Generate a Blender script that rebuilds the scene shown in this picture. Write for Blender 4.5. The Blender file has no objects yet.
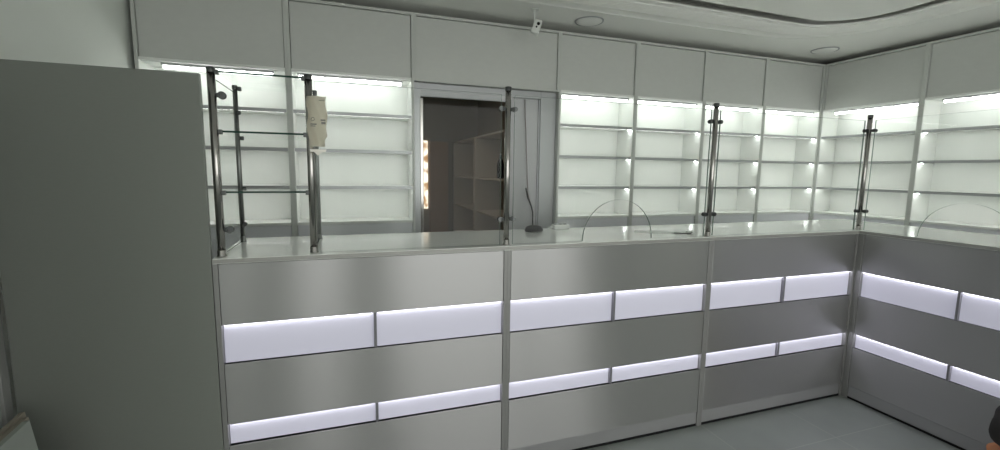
import bpy, bmesh, math, random
from mathutils import Vector, Matrix
random.seed(4)
C = bpy.context.scene.collection
S = bpy.context.scene
PI = math.pi

# ------------------------------------------------------------------ materials
def mat(name, col, rough=.5, metal=0., spec=.5, noise=0., nscale=40, bump=0., aniso=0., coat=0., stretch=None, emis=None, estr=0.):
    m = bpy.data.materials.new(name); m.use_nodes = True
    nt = m.node_tree; b = nt.nodes['Principled BSDF']
    b.inputs['Base Color'].default_value = (*col, 1)
    b.inputs['Roughness'].default_value = rough
    b.inputs['Metallic'].default_value = metal
    b.inputs['Specular IOR Level'].default_value = spec
    b.inputs['Coat Weight'].default_value = coat
    if emis:
        b.inputs['Emission Color'].default_value = (*emis, 1); b.inputs['Emission Strength'].default_value = estr
    if aniso:
        b.inputs['Anisotropic'].default_value = aniso
        tg = nt.nodes.new('ShaderNodeCombineXYZ'); tg.inputs[2].default_value = 1      # horizontal brushing: reflections smear up and down
        nt.links.new(tg.outputs[0], b.inputs['Tangent'])
    if noise or bump:
        tc = nt.nodes.new('ShaderNodeTexCoord'); mp = nt.nodes.new('ShaderNodeMapping')
        if stretch: mp.inputs['Scale'].default_value = stretch
        nz = nt.nodes.new('ShaderNodeTexNoise'); nz.inputs['Scale'].default_value = nscale; nz.inputs['Detail'].default_value = 4
        nt.links.new(tc.outputs['Object'], mp.inputs[0]); nt.links.new(mp.outputs[0], nz.inputs['Vector'])
        if noise:
            r = nt.nodes.new('ShaderNodeMapRange'); r.inputs['To Min'].default_value = 1-noise; r.inputs['To Max'].default_value = 1+noise
            mx = nt.nodes.new('ShaderNodeMix'); mx.data_type = 'RGBA'; mx.blend_type = 'MULTIPLY'; mx.inputs[0].default_value = 1
            mx.inputs[6].default_value = (*col, 1)
            nt.links.new(nz.outputs['Fac'], r.inputs['Value']); nt.links.new(r.outputs[0], mx.inputs[7]); nt.links.new(mx.outputs[2], b.inputs['Base Color'])
        if bump:
            bp = nt.nodes.new('ShaderNodeBump'); bp.inputs['Strength'].default_value = bump; bp.inputs['Distance'].default_value = .002
            nt.links.new(nz.outputs['Fac'], bp.inputs['Height']); nt.links.new(bp.outputs[0], b.inputs['Normal'])
    return m

def emit(name, col, s):
    m = bpy.data.materials.new(name); m.use_nodes = True; nt = m.node_tree; nt.nodes.clear()
    e = nt.nodes.new('ShaderNodeEmission'); o = nt.nodes.new('ShaderNodeOutputMaterial')
    e.inputs[0].default_value = (*col, 1); e.inputs[1].default_value = s
    nt.links.new(e.outputs[0], o.inputs[0]); return m

def glass(name, tint, gain=1.):
    m = bpy.data.materials.new(name); m.use_nodes = True; nt = m.node_tree; nt.nodes.clear()
    t = nt.nodes.new('ShaderNodeBsdfTransparent'); g = nt.nodes.new('ShaderNodeBsdfGlossy'); mx = nt.nodes.new('ShaderNodeMixShader')
    o = nt.nodes.new('ShaderNodeOutputMaterial'); lw = nt.nodes.new('ShaderNodeLayerWeight'); lw.inputs['Blend'].default_value = .5
    f = nt.nodes.new('ShaderNodeMath'); f.operation = 'POWER'; f.inputs[1].default_value = 4.5; nt.links.new(lw.outputs['Facing'], f.inputs[0])
    k = nt.nodes.new('ShaderNodeMath'); k.operation = 'MULTIPLY_ADD'; k.inputs[1].default_value = .90*gain; k.inputs[2].default_value = .04*gain; k.use_clamp = True
    t.inputs[0].default_value = (*tint, 1); g.inputs['Roughness'].default_value = .0
    nt.links.new(f.outputs[0], k.inputs[0]); nt.links.new(k.outputs[0], mx.inputs[0])
    nt.links.new(t.outputs[0], mx.inputs[1]); nt.links.new(g.outputs[0], mx.inputs[2]); nt.links.new(mx.outputs[0], o.inputs[0])
    return m

M = {}
M['silver'] = mat('silver_laminate', (.40, .398, .40), .34, .75, .5, noise=.03, nscale=30, aniso=.97, stretch=(3, 3, 60))
M['tall'] = mat('grey_laminate', (.255, .268, .248), .5, .45, .5, noise=.04, nscale=60, stretch=(1, 1, 6), aniso=.9)
M['white'] = mat('white_laminate', (.80, .82, .79), .35, noise=.01, nscale=20)
M['stile'] = mat('pale_edge', (.56, .58, .55), .4)
M['cstile'] = mat('counter_stile', (.27, .27, .265), .4, .3)
M['door'] = mat('upper_door_laminate', (.57, .585, .56), .42, .1, noise=.04, nscale=18, stretch=(1, 1, 2), aniso=0)
M['drawer'] = mat('grey_front', (.74, .75, .78), .4, .1)
M['divid'] = mat('divider_strip', (.20, .20, .22), .4, .2)
M['top'] = mat('worktop_gloss', (.88, .90, .88), .13, coat=.3, noise=.015, nscale=6)
M['topedge'] = mat('worktop_edge', (.33, .33, .31), .35, .2)
M['plinth'] = mat('plinth', (.36, .36, .37), .4, .4)
M['chrome'] = mat('chrome', (.42, .405, .39), .16, 1.)
M['dchrome'] = mat('dark_steel', (.10, .105, .105), .35, .8)
M['steel'] = mat('brushed_steel', (.24, .245, .24), .3, .9)
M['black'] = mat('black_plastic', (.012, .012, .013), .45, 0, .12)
M['wplast'] = mat('white_plastic', (.78, .80, .77), .4)
M['wallp'] = mat('wall_paint', (.74, .77, .73), .8, noise=.02, nscale=3, bump=.05)
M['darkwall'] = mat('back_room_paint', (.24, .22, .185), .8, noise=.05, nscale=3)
M['ceil'] = mat('ceiling_paint', (.88, .885, .85), .7, noise=.01, nscale=5)
M['rail'] = mat('aluminium_rail', (.42, .43, .44), .35, .5)
M['panelw'] = mat('sliding_door_paint', (.58, .58, .60), .45, noise=.02, nscale=10)
M['brown'] = mat('brown_door', (.30, .21, .15), .5, noise=.12, nscale=8, stretch=(6, 6, .6))
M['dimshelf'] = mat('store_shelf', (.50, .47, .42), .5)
M['glass'] = glass('clear_glass', (.99, .998, .993), .17)
M['glassedge'] = mat('glass_edge', (.02, .055, .042), .25, 0, .2)
M['paneedge'] = mat('screen_edge', (.22, .28, .25), .25, 0, .2)
M['tube'] = emit('tube_light', (.97, 1., .96), 10)
M['strip'] = emit('shelf_led', (.99, 1., .965), 10)
M['glint'] = emit('shelf_glint', (.95, 1., .97), 14)
M['lightpanel'] = mat('lit_acrylic', (.50, .50, .55), .35, emis=(.80, .79, 1.0), estr=.20)
M['cled'] = emit('counter_led', (.92, .9, 1.), 6.5)
M['film'] = mat('film_label', (1, .97, .90), .5)
_b = M['film'].node_tree.nodes['Principled BSDF']; _n = M['film'].node_tree
_t = _n.nodes.new('ShaderNodeBsdfTranslucent'); _t.inputs[0].default_value = (1, .97, .88, 1); _m = _n.nodes.new('ShaderNodeMixShader'); _m.inputs[0].default_value = .75
_n.links.new(_b.outputs[0], _m.inputs[1]); _n.links.new(_t.outputs[0], _m.inputs[2]); _n.links.new(_m.outputs[0], _n.nodes['Material Output'].inputs[0])
M['filmw'] = mat('film_white', (.90, .87, .80), .45)
M['ink'] = mat('grey_ink', (.28, .27, .26), .6)
M['boardw'] = mat('white_board', (.36, .39, .36), .5, noise=.03)
M['boardb'] = mat('raw_board', (.30, .27, .22), .6, noise=.15, nscale=20)
M['paper'] = mat('paper', (.86, .88, .86), .7)
M['bag'] = mat('black_cloth', (.02, .018, .016), .8, noise=.3, nscale=60, bump=.4)
M['orange'] = mat('orange_plastic', (.55, .20, .05), .5)
M['lampdisc'] = mat('frosted_lamp', (.85, .86, .83), .5)
M['wire'] = mat('cable_rubber', (.10, .09, .085), .5)
M['wirer'] = mat('cable_grey', (.22, .18, .17), .5)

# floor tiles
def floor_mat():
    m = bpy.data.materials.new('floor_tiles'); m.use_nodes = True; nt = m.node_tree; b = nt.nodes['Principled BSDF']
    tc = nt.nodes.new('ShaderNodeTexCoord'); mp = nt.nodes.new('ShaderNodeMapping'); mp.inputs['Location'].default_value = (1.10, .31, 0)
    br = nt.nodes.new('ShaderNodeTexBrick'); br.offset = 0; br.squash = 1
    br.inputs['Scale'].default_value = 1; br.inputs['Brick Width'].default_value = .6; br.inputs['Row Height'].default_value = .6
    br.inputs['Mortar Size'].default_value = .0025; br.inputs['Mortar Smooth'].default_value = .1
    br.inputs['Color1'].default_value = (.26, .285, .27, 1); br.inputs['Color2'].default_value = (.275, .30, .285, 1); br.inputs['Mortar'].default_value = (.33, .35, .33, 1)
    nz = nt.nodes.new('ShaderNodeTexNoise'); nz.inputs['Scale'].default_value = 3; nz.inputs['Detail'].default_value = 8
    r = nt.nodes.new('ShaderNodeMapRange'); r.inputs['To Min'].default_value = .8; r.inputs['To Max'].default_value = 1.2
    mx = nt.nodes.new('ShaderNodeMix'); mx.data_type = 'RGBA'; mx.blend_type = 'MULTIPLY'; mx.inputs[0].default_value = 1
    L = nt.links.new
    L(tc.outputs['Object'], mp.inputs[0]); L(mp.outputs[0], br.inputs['Vector']); L(tc.outputs['Object'], nz.inputs['Vector'])
    L(nz.outputs['Fac'], r.inputs['Value']); L(br.outputs['Color'], mx.inputs[6]); L(r.outputs[0], mx.inputs[7]); L(mx.outputs[2], b.inputs['Base Color'])
    b.inputs['Roughness'].default_value = .3
    return m
M['floor'] = floor_mat()

def window_mat():
    m = bpy.data.materials.new('daylit_curtain'); m.use_nodes = True; nt = m.node_tree; nt.nodes.clear()
    e = nt.nodes.new('ShaderNodeEmission'); o = nt.nodes.new('ShaderNodeOutputMaterial')
    tc = nt.nodes.new('ShaderNodeTexCoord'); nz = nt.nodes.new('ShaderNodeTexNoise'); nz.inputs['Scale'].default_value = 6
    cr = nt.nodes.new('ShaderNodeValToRGB')
    cr.color_ramp.elements[0].position = .42; cr.color_ramp.elements[0].color = (.35, .20, .09, 1)
    cr.color_ramp.elements[1].position = .56; cr.color_ramp.elements[1].color = (1, .90, .72, 1)
    e.inputs[1].default_value = 1.1
    nt.links.new(tc.outputs['Object'], nz.inputs['Vector']); nt.links.new(nz.outputs['Fac'], cr.inputs[0])
    nt.links.new(cr.outputs[0], e.inputs[0]); nt.links.new(e.outputs[0], o.inputs[0]); return m
M['curtain'] = window_mat()

# ------------------------------------------------------------------ helpers
def box(bm, x0, x1, y0, y1, z0, z1, bev=0., mi=0):
    v = [bm.verts.new(p) for p in [(x0,y0,z0),(x1,y0,z0),(x1,y1,z0),(x0,y1,z0),(x0,y0,z1),(x1,y0,z1),(x1,y1,z1),(x0,y1,z1)]]
    fs = [bm.faces.new([v[i] for i in f]) for f in [(0,3,2,1),(4,5,6,7),(0,1,5,4),(1,2,6,5),(2,3,7,6),(3,0,4,7)]]
    for f in fs: f.material_index = mi
    if bev:
        es = list({e for f in fs for e in f.edges})
        bmesh.ops.bevel(bm, geom=es, offset=bev, segments=2, affect='EDGES', profile=.5)
    return fs

def tube(bm, pts, r, n=12, caps=True, mi=0, smooth=True):
    pts = [Vector(p) for p in pts]; rings = []
    rr = r if isinstance(r, (list, tuple)) else [r]*len(pts)
    d0 = (pts[1]-pts[0]).normalized(); a = Vector((0,0,1)) if abs(d0.z) < .9 else Vector((1,0,0))
    u = d0.cross(a).normalized()
    for i, p in enumerate(pts):
        d = (pts[min(i+1, len(pts)-1)]-pts[max(i-1, 0)]).normalized()
        u = (u - d*u.dot(d)).normalized(); w = d.cross(u)
        rings.append([bm.verts.new(p+(u*math.cos(2*PI*k/n)+w*math.sin(2*PI*k/n))*rr[i]) for k in range(n)])
    for a_, b_ in zip(rings, rings[1:]):
        for k in range(n):
            f = bm.faces.new([a_[k], a_[(k+1)%n], b_[(k+1)%n], b_[k]]); f.smooth = smooth; f.material_index = mi
    if caps:
        f = bm.faces.new(rings[0][::-1]); f.material_index = mi
        f = bm.faces.new(rings[-1]); f.material_index = mi

def lathe(bm, c, prof, n=24, mi=0):     # prof: (r, z) pairs, bottom to top
    rings = []
    for r, z in prof:
        rings.append([bm.verts.new((c[0]+r*math.cos(2*PI*k/n), c[1]+r*math.sin(2*PI*k/n), c[2]+z)) for k in range(n)])
    for a_, b_ in zip(rings, rings[1:]):
        for k in range(n):
            f = bm.faces.new([a_[k], a_[(k+1)%n], b_[(k+1)%n], b_[k]]); f.smooth = True; f.material_index = mi
    bm.faces.new(rings[0][::-1]); bm.faces.new(rings[-1])

def prism(bm, poly, axis, a0, a1, side_mi=0):   # extrude a 2-D outline along an axis
    def P(p, a): return (p[0], a, p[1]) if axis == 'Y' else ((a, p[0], p[1]) if axis == 'X' else (p[0], p[1], a))
    A = [bm.verts.new(P(p, a0)) for p in poly]; B = [bm.verts.new(P(p, a1)) for p in poly]
    bm.faces.new(A); bm.faces.new(B[::-1])
    for i in range(len(poly)):
        j = (i+1) % len(poly); f = bm.faces.new([A[j], A[i], B[i], B[j]]); f.material_index = side_mi
    bmesh.ops.recalc_face_normals(bm, faces=bm.faces)

def obj(name, bm, m, parent=None, label=None):
    me = bpy.data.meshes.new(name); bmesh.ops.recalc_face_normals(bm, faces=bm.faces); bm.to_mesh(me); bm.free()
    for k in (m if isinstance(m, (list, tuple)) else [m]): me.materials.append(M[k])
    o = bpy.data.objects.new(name, me); C.objects.link(o)
    if parent: o.parent = parent
    if label: o['label'] = label
    return o

def bx(name, m, parent, x0, x1, y0, y1, z0, z1, bev=.001, label=None):
    bm = bmesh.new(); box(bm, x0, x1, y0, y1, z0, z1, bev); return obj(name, bm, m, parent, label)

def tag(o, label, cat, group=None):
    o['label'] = label; o['category'] = cat
    if group: o['group'] = group
    return o

def thing(name, label, cat, loc=(0,0,0), rz=0, group=None):
    o = bpy.data.objects.new(name, None); C.objects.link(o); o.empty_display_size = .1
    o.location = loc; o.rotation_euler = (0, 0, rz); return tag(o, label, cat, group)

def struct(name, bm, m, label=None, parent=None):
    o = obj(name, bm, m, parent)
    if not parent: o['kind'] = 'structure'
    if label: o['label'] = label
    return o
def sbox(name, m, x0, x1, y0, y1, z0, z1, label=None):
    bm = bmesh.new(); box(bm, x0, x1, y0, y1, z0, z1); return struct(name, bm, m, label)

# ------------------------------------------------------------------ the room
CZ = 2.535
XL, XR, YB, YF = -4.13, 1.94, 1.79, -5.2
sbox('floor', 'floor', XL-.1, XR+.1, YF-.1, 4.95, -.05, 0, 'grey green polished floor tiles')
bm = bmesh.new()
box(bm, XL-.1, XL, -3.45, YB+.1, 0, 2.95); box(bm, XL-.1, XL, YF, -4.25, 0, 2.95); box(bm, XL-.1, XL, -4.25, -3.45, 2.15, 2.95)
struct('wall_left', bm, 'wallp', 'plain pale green grey wall on the left')
sbox('wall_right', 'wallp', XR, XR+.1, YF, YB+.1, 0, 2.95, 'wall behind the right run of shelves')
bm = bmesh.new()      # rear wall with the doorway
box(bm, XL, -2.40, YB, YB+.10, 0, 2.95); box(bm, -1.28, XR, YB, YB+.10, 0, 2.95); box(bm, -2.40, -1.28, YB, YB+.10, 2.0, 2.95)
struct('wall_rear', bm, 'wallp', 'wall behind the shelving with a doorway')
bm = bmesh.new()      # shopfront wall behind the viewer, with its big openings
ops = [(-3.62, -3.0), (-2.3, -.2), (-.05, 1.0)]
xs = XL
for a, b in ops:
    box(bm, xs, a, YF-.1, YF, 0, 2.95); box(bm, a, b, YF-.1, YF, 2.4, 2.95); box(bm, a, b, YF-.1, YF, 0, .08); xs = b
box(bm, xs, XR, YF-.1, YF, 0, 2.95)
struct('wall_front', bm, 'wallp', 'shopfront wall')

# ceiling: flat border, stepped moulding round a rounded tray, raised middle
def rrect(x0, x1, y0, y1, r, n=14):
    out = []
    for cx, cy, a0 in ((x1-r, y1-r, 0), (x0+r, y1-r, 90), (x0+r, y0+r, 180), (x1-r, y0+r, 270)):
        for k in range(n+1):
            a = math.radians(a0+90*k/n); out.append((cx+r*math.cos(a), cy+r*math.sin(a)))
    return out
bm = bmesh.new()
prof = [(.36, CZ), (.36, CZ-.030), (.342, CZ-.033), (.335, CZ-.026), (.30, CZ-.020), (.26, CZ-.021), (.235, CZ-.031), (.215, CZ-.034), (.21, CZ-.040)]
for k in range(6):
    a = .19-.026*k; prof += [(a+.012, CZ-.040), (a+.008, CZ-.049), (a, CZ-.049), (a-.004, CZ-.040)]
prof += [(.030, CZ-.040), (0, CZ-.044), (0, CZ-.032), (.33, CZ-.008), (.33, CZ+.13), (-.095, CZ+.13), (-.095, CZ-.032), (-.10, CZ-.038)]
loops = []
for off, z in prof:
    loops.append([bm.verts.new((x, y, z)) for x, y in rrect(-3.2-off, .774+off, -3.6-off, .77+off, .46+off)])
for a_, b_ in zip(loops, loops[1:]):
    n = len(a_)
    for k in range(n):
        f = bm.faces.new([a_[k], a_[(k+1)%n], b_[(k+1)%n], b_[k]]); f.smooth = False
bm.faces.new(loops[-1])
outer = loops[0]; n = len(outer)         # border out to the walls
cor = [(XR+.05, YB+.05), (XL-.05, YB+.05), (XL-.05, YF-.05), (XR+.05, YF-.05)]
cv = [bm.verts.new((x, y, CZ)) for x, y in cor]; q = n//4
for i in range(4):
    seg = outer[i*q:(i+1)*q]
    for k in range(len(seg)-1): bm.faces.new([seg[k], seg[k+1], cv[i]])
    bm.faces.new([seg[-1], outer[((i+1)*q) % n], cv[(i+1) % 4], cv[i]])
cl = obj('ceiling', bm, 'ceil'); cl['kind'] = 'structure'; cl['label'] = 'pale ceiling with stepped moulding around a rounded raised tray'
sbox('ceiling_slab', 'ceil', XL-.1, XR+.1, YF-.1, YB+.1, 2.86, 2.95)

# doorway surround and sliding door
bm = bmesh.new()
box(bm, -2.435, -2.385, 1.56, YB+.1, 0, 2.012, .002); box(bm, -1.415, -1.279, 1.57, YB+.1, 0, 2.012, .002)
box(bm, -2.435, -1.279, 1.575, 1.60, 1.955, 2.012, .002)
struct('trim_1', bm, 'rail', 'grey frame round the doorway')
bm = bmesh.new(); box(bm, -2.385, -1.665, 1.56, 1.59, 1.914, 1.955, .002); struct('trim_2', bm, 'panelw', 'pale sliding door track above the doorway')
bm = bmesh.new(); box(bm, -2.39, -2.366, 1.555, 1.60, .0, 1.90, .003); struct('trim_3', bm, 'chrome', 'bright metal strip on the left door jamb')
bm = bmesh.new(); box(bm, -1.665, -1.425, 1.60, 1.635, .01, 1.955, .004)
dr = struct('door_1', bm, 'panelw', 'pale grey sliding door pushed open to the right')
bm = bmesh.new(); box(bm, -1.423, -1.410, 1.59, 1.598, .01, 1.95, .001); struct('door_edge_seal', bm, 'drawer', None, dr)

# the room beyond
BY = 4.85
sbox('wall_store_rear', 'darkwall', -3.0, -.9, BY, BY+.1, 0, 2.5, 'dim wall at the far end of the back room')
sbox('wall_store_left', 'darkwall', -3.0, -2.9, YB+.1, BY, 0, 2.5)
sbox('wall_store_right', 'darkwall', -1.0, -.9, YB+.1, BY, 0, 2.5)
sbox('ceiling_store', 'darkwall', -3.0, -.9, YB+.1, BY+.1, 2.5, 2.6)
bm = bmesh.new(); box(bm, -1.745, -1.475, BY-.05, BY-.002, 0, 1.79, .004); d2 = struct('door_2', bm, 'brown', 'brown wooden door in the back room')
bm = bmesh.new(); box(bm, -1.475, -1.44, BY-.06, BY-.002, 0, 1.82, .003); box(bm, -1.745, -1.475, BY-.06, BY-.002, 1.79, 1.82, .003); struct('door_frame', bm, 'darkwall', None, d2)
bm = bmesh.new(); box(bm, -1.835, -1.772, BY-.03, BY-.01, .80, 1.80); w1 = struct('window_1', bm, 'curtain', 'narrow sunlit window strip beside the brown door')

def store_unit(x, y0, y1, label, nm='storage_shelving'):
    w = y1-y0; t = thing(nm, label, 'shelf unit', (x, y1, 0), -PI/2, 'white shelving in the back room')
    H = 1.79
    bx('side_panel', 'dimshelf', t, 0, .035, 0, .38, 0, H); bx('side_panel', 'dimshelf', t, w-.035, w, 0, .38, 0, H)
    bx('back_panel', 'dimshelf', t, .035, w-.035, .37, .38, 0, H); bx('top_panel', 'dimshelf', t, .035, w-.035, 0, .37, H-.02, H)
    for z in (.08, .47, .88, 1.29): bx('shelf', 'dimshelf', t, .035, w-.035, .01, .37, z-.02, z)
store_unit(-1.395, 3.63, 4.78, 'dim white shelf unit against the far end of the back room')
store_unit(-1.395, 2.46, 3.62, 'nearer dim shelf unit in the back room holding the dark bottle')
bm = bmesh.new(); lathe(bm, (0,0,0), [(.035,0),(.04,.01),(.04,.15),(.03,.19),(.014,.22),(.014,.26)], 20)
b = obj('bottle', bm, 'black'); b.location = (-1.33, 2.80, 1.292); tag(b, 'dark bottle standing on a shelf in the back room', 'bottle')
bm = bmesh.new(); lathe(bm, (0,0,.255), [(.017,0),(.017,.03),(.012,.034)], 16); obj('cap', bm, 'boardb', b)

L = bpy.data.lights.new('store_fill', 'AREA'); L.shape = 'DISK'; L.size = .25; L.energy = 3.5; L.color = (1, .86, .68)  # unseen fill light, added to brighten the back-room shelves
o = bpy.data.objects.new('store_fill', L); o.location = (-2.45, 3.0, 2.47); C.objects.link(o)
# ------------------------------------------------------------------ wall shelving
D, E = 1.526, 1.681
ZB, ZT = 2.014, 2.483
SH = (1.765, 1.51, 1.255)
def wall_unit(label, loc, rz, w, glints, strip=True, tube_rng=None):
    t = thing('wall_shelving', label, 'shelving', loc, rz, 'lit wall shelving units')
    T = .018; dp = .24
    for x in (0, w-T): bx('side_panel', 'stile', t, x, x+T, 0, dp, 0, ZT)
    # inner faces of the niche are white
    bx('lining', 'white', t, T, T+.003, .004, .225, 1.0, ZB, 0); bx('lining', 'white', t, w-T-.003, w-T, .004, .225, 1.0, ZB, 0)
    bx('back_panel', 'white', t, T, w-T, .225, .235, 0, ZT-.02)
    bx('top_panel', 'stile', t, T, w-T, 0, dp, ZT-.018, ZT)
    bx('bottom_panel', 'white', t, T, w-T, .004, .225, ZB, ZB+.018, label='white board above the light')
    bx('door', 'door', t, T+.003, w-T-.003, .014, .032, ZB-.002, ZT-.021)
    for z in SH:
        s = bx('shelf', ['white'], t, T+.003, w-T-.003, .012, .225, z-.018, z)
        bx('edge_band', 'rail', s, T+.003, w-T-.003, .008, .012, z-.0215, z+.001, 0)
        if strip:
            bm = bmesh.new(); box(bm, T+.02, w-T-.02, .014, .030, z-.0198, z-.0181); obj('light_strip', bm, 'strip', s)
        if glints:
            xs_ = w-T-.022 if glints > 0 else T+.022
            bm = bmesh.new(); lathe(bm, (xs_, .026, z-.030), [(.002,0),(.008,.003),(.010,.009),(.010,.013)], 12); obj('led_glint', bm, 'glint', s)  # glowing disc in place of the LED reflection on the side panel
    bx('shelf', 'white', t, T, w-T, .0, .225, .985, 1.003)
    bx('drawer_front', 'drawer', t, T+.003, w-T-.003, .010, .028, .52, .982)
    bx('drawer_front', 'drawer', t, T+.003, w-T-.003, .010, .028, .09, .515)
    bx('plinth', 'plinth', t, T, w-T, .02, .035, 0, .085)
    a, b = tube_rng or (T+.03, w-T-.03)
    h = bx('lamp_housing', 'rail', t, a, b, .036, .066, 1.998, 2.013, .002, label='slim aluminium lamp housing')
    bm = bmesh.new(); tube(bm, [(a+.01, .051, 1.990), (b-.01, .051, 1.990)], .0115, 12); obj('tube_light', bm, 'tube', h)
    for k in (.25, .75): bx('clip', 'rail', h, a+(b-a)*k-.008, a+(b-a)*k+.008, .034, .068, 1.994, 2.013)
    return t
U = [-4.102, -3.262, -2.435, -1.277, -.545, .19, .918, E]
wall_unit('lit white shelving at far left behind the glass display case', (U[0], D, 0), 0, U[1]-U[0], 0, tube_rng=(.12, .75))
wall_unit('lit white shelving just left of the doorway', (U[1], D, 0), 0, U[2]-U[1], 0, tube_rng=(.05, .75))
wall_unit('lit white shelving just right of the doorway', (U[3], D, 0), 0, U[4]-U[3], 1)
wall_unit('lit white shelving second to the right of the doorway', (U[4], D, 0), 0, U[5]-U[4], 1)
wall_unit('lit white shelving on the rear wall, second from the room corner', (U[5], D, 0), 0, U[6]-U[5], 1)
wall_unit('lit white shelving on the rear wall, right beside the room corner', (U[6], D, 0), 0, U[7]-U[6], 1)
wall_unit('lit white shelving on the right wall, nearest the room corner', (E, D, 0), -PI/2, D-.679, 0, tube_rng=(.10, .80))
wall_unit('lit white shelving on the right wall, cut by the photo edge', (E, .679, 0), -PI/2, .85, -1, tube_rng=(.12, .82))
# bridging cabinet over the doorway
w = U[3]-U[2]
t = thing('wall_cabinet', 'wide flat grey cabinet above the doorway', 'cabinet', (U[2], D, 2.014))
for x in (0, w-.018): bx('side_panel', 'stile', t, x, x+.018, 0, .24, 0, ZT-ZB)
bx('top_panel', 'stile', t, .018, w-.018, 0, .24, ZT-ZB-.018, ZT-ZB); bx('bottom_panel', 'stile', t, .018, w-.018, 0, .24, 0, .012)
bx('door', 'door', t, .02, w-.02, .014, .032, .012, ZT-ZB-.021); bx('back_panel', 'white', t, .018, w-.018, .23, .24, .012, ZT-ZB-.018)

# ------------------------------------------------------------------ counters
def counter(label, loc, rz, w, half, depth=.5, x0s=0.):
    t = thing('counter_unit', label, 'counter', loc, rz, 'silver counter units with lit panels')
    T = .0165
    for x in (0, w-T): bx('side_panel', 'cstile', t, x, x+T, -.002, depth, 0, 1.031)
    for a, b in ((.800, 1.029), (.413, .651), (.084, .328)):
        bx('front_panel', 'silver', t, T+.0015, w-T-.0015, 0, .018, a, b)
    bx('plinth', 'plinth', t, T, w-T, .004, .02, .014, .082)
    bx('floor_gap_shade', 'black', t, T, w-T, .003, .02, .001, .0135, 0)  # black strip standing in for the shade in the gap under the plinth
    bx('back_panel', 'white', t, T, w-T, .20, .21, .084, 1.03)
    for z in (.084, .66): bx('shelf', 'white', t, T, w-T, .21, depth-.02, z-.018 if z > .1 else z, z if z > .1 else z+.018)
    for a, b in ((.651, .800), (.328, .413)):
        for s0, s1 in ((T+.002, half-.0055), (half+.0055, w-T-.002)):
            lp = bx('light_panel', 'lightpanel', t, s0, s1, .0175, .024, a-.006, b+.006, 0, label='glowing white acrylic strip')
            bm = bmesh.new(); box(bm, s0+.004, s1-.004, .006, .0165, b-.002, b-.0002); obj('light_strip', bm, 'cled', lp)
        bx('divider', 'divid', t, half-.0055, half+.0055, .0, .0175, a, b)
    return t
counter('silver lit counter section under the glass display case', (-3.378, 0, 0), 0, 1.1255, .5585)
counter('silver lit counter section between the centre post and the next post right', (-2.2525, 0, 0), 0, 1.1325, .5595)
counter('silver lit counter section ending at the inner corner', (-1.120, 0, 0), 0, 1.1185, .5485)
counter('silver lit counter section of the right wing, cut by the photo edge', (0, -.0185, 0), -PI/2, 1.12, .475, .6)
bx_c = bmesh.new(); box(bx_c, -.001, .018, -.018, .001, 0, 1.031, .001)
cp = obj('corner_post', bx_c, 'cstile'); tag(cp, 'slim grey post filling the inner corner of the counter', 'corner trim')
# worktop
bm = bmesh.new()
prism(bm, [(-3.377, -.007), (-.007, -.007), (-.007, -1.145), (.62, -1.145), (.62, .51), (-3.377, .51)], 'Z', 1.0315, 1.05, 1)
bmesh.ops.bevel(bm, geom=[e for e in bm.edges if abs(e.verts[0].co.z-e.verts[1].co.z) < 1e-5], offset=.0015, segments=2, affect='EDGES')
tag(obj('worktop', bm, ['top', 'topedge']), 'glossy white L-shaped worktop running along the counter', 'worktop')

# tall panel at the left
t = thing('tall_partition', 'tall plain dark grey laminate partition at the left end of the counter', 'partition', (-3.957, 0, 0))
bx('front_panel', 'tall', t, 0, .577, -.004, .018, .0, 1.692, .0015)
bx('side_panel', 'tall', t, 0, .018, .018, .50, 0, 1.692, .0015)
bx('stretcher', 'tall', t, .018, .572, .02, .04, 1.55, 1.68)
bx('foot_rail', 'tall', t, .018, .572, .02, .04, .0, .1)
# low cabinet along the left wall, frame upright visible
t = thing('side_cabinet', 'pale cabinet with grey upright, tight against the dark partition at far left', 'cabinet', (XL, -.9, 0))
bx('body', 'boardw', t, .002, .150, 0, .89, 0, 1.66, .002)
for y in (0, .855): bx('upright', 'cstile', t, .150, .168, y, y+.036, 0, 1.66, .002, label='slim grey upright')
bx('door', 'boardw', t, .150, .158, .036, .855, .02, 1.64, .001)
# leaning boards
def lean(name, x, th, top, y1, m, label, ln, yaw):
    bm = bmesh.new(); box(bm, -th, 0, -ln, 0, 0, top/math.cos(math.radians(7)), .001)
    o = obj(name, bm, m); o.location = (x, y1, 0.003); o.rotation_euler = (0, math.radians(-7), math.radians(yaw)); return tag(o, label, 'board', 'boards leaning at far left')
lean('white_board', -3.775, .018, .60, -.14, 'boardw', 'white board leaning in front of two raw boards at bottom left', .75, 5)
lean('raw_board', -3.797, .020, .595, -.105, 'boardb', 'raw brown board directly behind the white leaning board', .72, 5)
lean('raw_board', -3.820, .014, .600, -.075, 'boardb', 'thin brown board rearmost of the stack leaning at bottom left', .70, 5)

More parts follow.
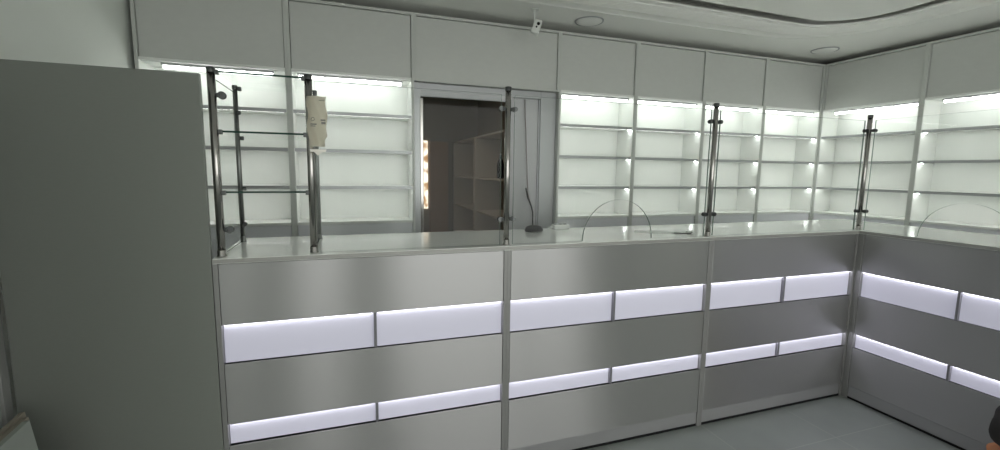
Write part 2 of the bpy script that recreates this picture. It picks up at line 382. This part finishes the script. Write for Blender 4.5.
# ------------------------------------------------------------------ posts, case and glass
def post_parts(t, x, y, zt, r=.0125, m='chrome', clamps=()):
    bm = bmesh.new(); tube(bm, [(x,y,0),(x,y,zt)], r, 20); obj('tube', bm, m, t)
    bm = bmesh.new(); lathe(bm, (x,y,zt-.006), [(r+.0008,-.012),(r+.0012,-.010),(r+.0012,.004),(r-.001,.006)], 20); obj('cap', bm, 'dchrome', t)
    bm = bmesh.new(); lathe(bm, (x,y,0), [(r+.003,0),(r+.003,.004),(r+.0015,.006),(r+.0015,.022),(r+.0005,.024)], 20); obj('base', bm, m, t)
    for cx, cy, z in clamps:
        d = Vector((cx, cy, 0)); p = Vector((x, y, z))
        bm = bmesh.new()
        tube(bm, [p+d*(r-.002), p+d*(r+.010)], .0075, 14)
        nrm = Vector((-cy, cx, 0))
        c = p+d*(r+.018)
        for s in (-1, 1): tube(bm, [c+nrm*s*.0045, c+nrm*s*.010], .0105, 18)
        box(bm, *sorted((c.x-d.x*.012-abs(cy)*.010, c.x-d.x*.004+abs(cy)*.010)), *sorted((c.y-d.y*.012-abs(cx)*.010, c.y-d.y*.004+abs(cx)*.010)), z-.008, z+.008)
        k = obj('clamp', bm, 'dchrome', t)
def post(label, x, y, clamps, zt=.683):
    t = thing('barrier_post', label, 'post', (x, y, 1.0505), 0, 'steel posts holding the glass screens')
    post_parts(t, 0, 0, zt, clamps=[(cx, cy, z) for cx, cy in clamps for z in (.115, .59)])
    return t
post('shiny steel post on the worktop in front of the doorway', -2.250, .03, [(-1,0),(1,0)])
post('shiny middle barrier post, halfway between the doorway and the inner corner', -1.122, .03, [(-1,0),(1,0)])
post('shiny steel post standing on the inner corner of the worktop', .022, .022, [(-1,0),(0,-1)])

def pane(name, label, axis, a0, a1, c, arch=None, z0=1.052, z1=1.70, th=.008):
    lo, hi = min(a0, a1), max(a0, a1)
    poly = [(lo, z0)]
    if arch is not None:
        r = .195
        poly += [(arch-r*math.cos(PI*k/28), z0+r*math.sin(PI*k/28)) for k in range(29)]
    poly += [(hi, z0), (hi, z1), (lo, z1)]
    bm = bmesh.new(); prism(bm, poly, axis, c-th/2, c+th/2, 1)
    return tag(obj(name, bm, ['glass', 'paneedge']), label, 'glass screen', 'clear glass screens on the counter')
pane('glass_screen', 'clear glass screen in front of the shelving left of the doorway', 'Y', -3.018, -2.280, .03)
pane('glass_screen', 'clear glass screen with an arched serving hole, in front of shelving right of the doorway', 'Y', -2.220, -1.150, .03, -1.672)
pane('glass_screen', 'clear glass screen ending at the corner post, before the rear right shelving', 'Y', -1.092, -.008, .03)
pane('glass_screen', 'clear glass screen with an arched hole on the right wing', 'X', -1.09, -.010, .022, -.473)

t = thing('glass_display_case', 'open glass display case with steel corner posts and glass shelves at left', 'display case', (-3.20, .22, 1.0505))
fx, fy, by = .155, -.18, .18
def cpost(x, y, zt, r, m):
    post_parts(t, x, y, zt, r, m)
cpost(-fx, fy, .672, .0135, 'chrome'); cpost(fx+.004, fy, .672, .0135, 'chrome'); cpost(-fx, by, .672, .0095, 'steel'); cpost(fx+.004, by, .672, .0095, 'steel')
for z in (.660, .453, .236):
    bm = bmesh.new(); fs = box(bm, -fx+.014, fx-.008, fy, by, z-.004, z+.003)
    fs[2].material_index = 1
    s = obj('glass_shelf', bm, ['glass', 'glassedge'], t)
    for x in (-fx+.018, fx-.012):
        for y in (fy, by-.005): bx('shelf_clip', 'dchrome', s, x-.007, x+.007, y-.008, y+.008, z-.011, z+.006, .002)
for x in (-fx, fx+.004):
    bm = bmesh.new(); fs = box(bm, x-.003, x+.003, fy+.02, by-.014, .004, .64)
    for f in fs[0:2]: f.material_index = 1
    obj('side_pane', bm, ['glass', 'glassedge'], t)
for z in (.578, .098):
    bm = bmesh.new(); tube(bm, [(-fx+.010, fy, z), (-fx+.026, fy, z)], .008, 14); tube(bm, [(-fx+.030, fy-.006, z), (-fx+.030, fy+.008, z)], .0135, 18)
    obj('clamp', bm, 'dchrome', t)
    bm = bmesh.new(); tube(bm, [(-fx+.012, by, z-.02), (-fx+.012, by-.02, z-.02)], .009, 14); obj('clamp', bm, 'dchrome', t)

# protective film label wrapped on the second front post
bm = bmesh.new()
n = 12; rows = 14; grid = []
for i in range(rows+1):
    z = .165*i/rows; row = []
    for k in range(n+1):
        s = k/n; x = -.010+.064*s
        y = -.0175-.006*math.sin(s*PI*2.3+i*.35)-.002*math.cos(i*1.1+k)
        x += .003*math.sin(i*.9) if k in (0, n) else 0
        if i < 3: x = -.006+.052*s
        row.append(bm.verts.new((x, y, z)))
    grid.append(row)
for i in range(rows):
    for k in range(n):
        f = bm.faces.new([grid[i][k], grid[i][k+1], grid[i+1][k+1], grid[i+1][k]]); f.smooth = True
bmesh.ops.solidify(bm, geom=bm.faces[:], thickness=.0008)
fl = obj('film_wrapper', bm, 'film'); fl.location = (-3.036, .034, 1.458); fl.scale = (1.05, 1, 1.12)
tag(fl, 'creased cream plastic wrapper with faint print stuck on a display case post', 'wrapper')
bm = bmesh.new()
tube(bm, [(.002,-.0285,.087),(.006,-.0285,.094),(.012,-.0285,.094),(.014,-.0285,.088),(.009,-.0285,.083),(.003,-.0285,.085)], .0009, 6)
obj('print', bm, 'ink', fl)
for a, b, c, d in ((.0, .020, .071, .0745), (.0, .016, .0655, .068), (.034, .050, .084, .089), (.036, .050, .074, .081), (.030, .050, .150, .1515)): bx('print', 'ink', fl, a, b, -.0285, -.0275, c, d, 0)
bm = bmesh.new()
prism(bm, [(-.004,-.018),(.046,-.018),(.050,-.012),(.050,-.009),(-.006,-.009)][::1], 'Y', -.020, -.0190)
prism(bm, [(.008,-.0175),(.038,-.0175),(.020,-.030)], 'Y', -.0202, -.0191)
obj('torn_tail', bm, 'filmw', fl)

# ------------------------------------------------------------------ small things on the worktop
ZW = 1.0502
bm = bmesh.new(); lathe(bm, (0,0,0), [(.042,0),(.052,.003),(.054,.012),(.046,.026),(.026,.034),(.003,.036)], 28)
for v in bm.verts: v.co.y *= .62
o = obj('computer_mouse', bm, 'black'); o.location = (-1.957, .40, ZW); o.rotation_euler = (0,0,.1); tag(o, 'black oval computer mouse on the worktop by the centre post', 'computer mouse')
bm = bmesh.new(); tube(bm, [(0.006,.0,.0345),(.030,0,.0315)], .003, 10); obj('scroll_wheel', bm, 'wirer', o)
t = thing('power_strip', 'small white power strip on the worktop left of the arched hole', 'power strip', (-1.762, .47, ZW), .08)
bx('body', 'wplast', t, -.050, .050, -.022, .022, 0, .026, .005)
for x in (-.030, 0, .030):
    bm = bmesh.new(); lathe(bm, (x, 0, .026), [(.013,0),(.013,.004),(.010,.005)], 18); s = obj('socket', bm, 'rail', t)
    bm = bmesh.new()
    for q in (-.004, .004): tube(bm, [(x+q, 0, .0305), (x+q, 0, .0325)], .0028, 8)
    obj('pin_hole', bm, 'black', s)
bm = bmesh.new(); tube(bm, [(-.052,0,.013),(-.065,.004,.012),(-.072,.012,.008)], .0035, 8); obj('cord', bm, 'wplast', t)
# hanging cable: from the top of the sliding door to behind the mouse
pts = [(-1.548, 1.585, 1.945), (-1.545, 1.58, 1.80), (-1.535, 1.582, 1.70), (-1.528, 1.585, 1.55), (-1.520, 1.58, 1.40), (-1.512, 1.585, 1.28), (-1.507, 1.58, 1.20), (-1.490, 1.575, 1.12), (-1.468, 1.57, 1.05), (-1.462, 1.565, .95), (-1.46, 1.565, .75)]
bm = bmesh.new(); tube(bm, pts, .0035, 8); tag(obj('power_cable', bm, 'wirer'), 'thin dark cable hanging down the sliding door', 'cable')
pts = [(-1.535, 1.560, 1.24), (-1.518, 1.556, 1.16), (-1.490, 1.550, 1.10), (-1.474, 1.548, 1.04), (-1.474, 1.545, .93), (-1.478, 1.545, .78)]
bm = bmesh.new(); tube(bm, pts, [.005, .007, .006, .006, .006, .006], 8); tag(obj('thick_cable', bm, 'black'), 'short thicker black cable end beside the hanging cable', 'cable')
# paper and small tray
bm = bmesh.new(); prism(bm, [(-1.36, .33), (-1.14, .16), (-1.20, .09), (-1.42, .25)], 'Z', ZW, ZW+.0008)
tag(obj('paper_sheet', bm, 'paper'), 'white sheet of paper lying on the worktop by the arched hole', 'paper')
t = thing('cable_end', 'short black cable with white plug lying beside the middle barrier post', 'cable', (-1.165, .13, ZW))
bm = bmesh.new(); tube(bm, [(-.070,.02,.003),(-.045,.0,.003),(-.015,-.010,.003),(.015,-.008,.004),(.035,.0,.006)], .003, 8); obj('cord', bm, 'black', t)
bm = bmesh.new(); box(bm, .004, .040, .002, .020, .0, .014, .003); obj('plug', bm, 'wplast', t)

# ------------------------------------------------------------------ ceiling fittings
def downlight(x, y, label):
    t = thing('ceiling_light', label, 'ceiling light', (x, y, CZ), 0, 'round ceiling lights')
    bm = bmesh.new(); lathe(bm, (0,0,0), [(.100,-.004),(.108,-.009),(.112,-.004),(.112,-.0005)], 40); obj('rim', bm, 'rail', t)
    bm = bmesh.new(); lathe(bm, (0,0,0), [(.06,-.016),(.088,-.013),(.099,-.006),(.099,-.001)], 40); obj('diffuser', bm, 'lampdisc', t)
downlight(-1.11, 1.38, 'flat round unlit ceiling light beside the security camera')
downlight(1.33, 1.295, 'flat round unlit ceiling light near the room corner')
t = thing('security_camera', 'small white security camera hanging from the ceiling near the doorway', 'camera', (-1.60, 1.30, CZ))
bm = bmesh.new(); lathe(bm, (0,0,-.012), [(.022,0),(.030,.004),(.030,.0118)], 20); tube(bm, [(0,0,-.01),(0,0,-.06),(.004,-.005,-.10)], .005, 10); obj('bracket', bm, 'wplast', t)
bm = bmesh.new(); box(bm, -.028, .028, -.025, .02, -.052, .052, .011)
h = obj('body', bm, 'wplast', t); h.location = (.008, -.018, -.130); h.rotation_euler = (math.radians(-10), math.radians(18), math.radians(-20))
bm = bmesh.new(); tube(bm, [(.006,-.0245,.018),(.006,-.029,.018)], .0115, 18); obj('lens', bm, 'black', h)
bm = bmesh.new(); tube(bm, [(.000,-.0245,-.008),(.000,-.0275,-.008)], .0065, 14); obj('sensor', bm, 'black', h)

# bag at the right edge
BX, BY_ = -.195, -.875
bm = bmesh.new()
bmesh.ops.create_icosphere(bm, subdivisions=4, radius=1)
for v in bm.verts:
    c = v.co; r = 1+.04*math.sin(c.x*7+c.z*5)+.03*math.sin(c.y*9); v.co = Vector((c.x*.13*r, c.y*.11*r, (abs(c.z)**.8*(1 if c.z > 0 else -1))*.12*r))
for f in bm.faces: f.smooth = True
t = thing('bag', 'dark rounded bag on an orange base at the bottom right photo edge', 'bag', (BX, BY_, 0), 0)
o = obj('body', bm, 'bag', t); o.location = (0, 0, .30)
bm = bmesh.new(); lathe(bm, (0,0,0), [(.085,0),(.095,.01),(.115,.17),(.118,.185),(.10,.185)], 28); obj('base', bm, 'orange', t)
bm = bmesh.new(); tube(bm, [(-.05,0,.40),(-.045,0,.44),(0,0,.465),(.045,0,.44),(.05,0,.40)], .008, 10); obj('handle', bm, 'bag', t)

# ------------------------------------------------------------------ light and camera
W = bpy.data.worlds.new('sky'); S.world = W; W.use_nodes = True
bg = W.node_tree.nodes['Background']; bg.inputs[0].default_value = (.98, .985, .95, 1); bg.inputs[1].default_value = 2.5
for a, b in ops:      # daylight through each shopfront opening
    L = bpy.data.lights.new('window_portal', 'AREA'); L.shape = 'RECTANGLE'; L.size = b-a; L.size_y = 2.32; L.cycles.is_portal = True
    o = bpy.data.objects.new('window_portal', L); o.location = ((a+b)/2, YF-.05, 1.24); o.rotation_euler = (math.radians(90), 0, 0); C.objects.link(o)
L = bpy.data.lights.new('window_portal', 'AREA'); L.shape = 'RECTANGLE'; L.size = .8; L.size_y = 2.15; L.cycles.is_portal = True
o = bpy.data.objects.new('window_portal', L); o.location = (XL-.05, -3.85, 1.075); o.rotation_euler = (math.radians(90), 0, math.radians(-90)); C.objects.link(o)

cam = bpy.data.cameras.new('camera'); co = bpy.data.objects.new('camera', cam); C.objects.link(co)
cam.sensor_width = 36; cam.lens = 445.67/1000*36; cam.clip_start = .05
yaw, pit, rol = .331370532, -.121386756, .0138473333
f = Vector((math.sin(yaw)*math.cos(pit), math.cos(yaw)*math.cos(pit), math.sin(pit)))
r = Vector((math.cos(yaw), -math.sin(yaw), 0)); u = r.cross(f)
r2 = r*math.cos(rol)+u*math.sin(rol); u2 = -r*math.sin(rol)+u*math.cos(rol)
mw = Matrix(((r2.x, u2.x, -f.x, -2.91455), (r2.y, u2.y, -f.y, -1.81564), (r2.z, u2.z, -f.z, 1.37757), (0,0,0,1)))
co.matrix_world = mw
S.camera = co
S.view_settings.view_transform = 'Standard'; S.view_settings.look = 'None'; S.view_settings.exposure = .45; S.view_settings.gamma = 1
S.view_settings.use_curve_mapping = False
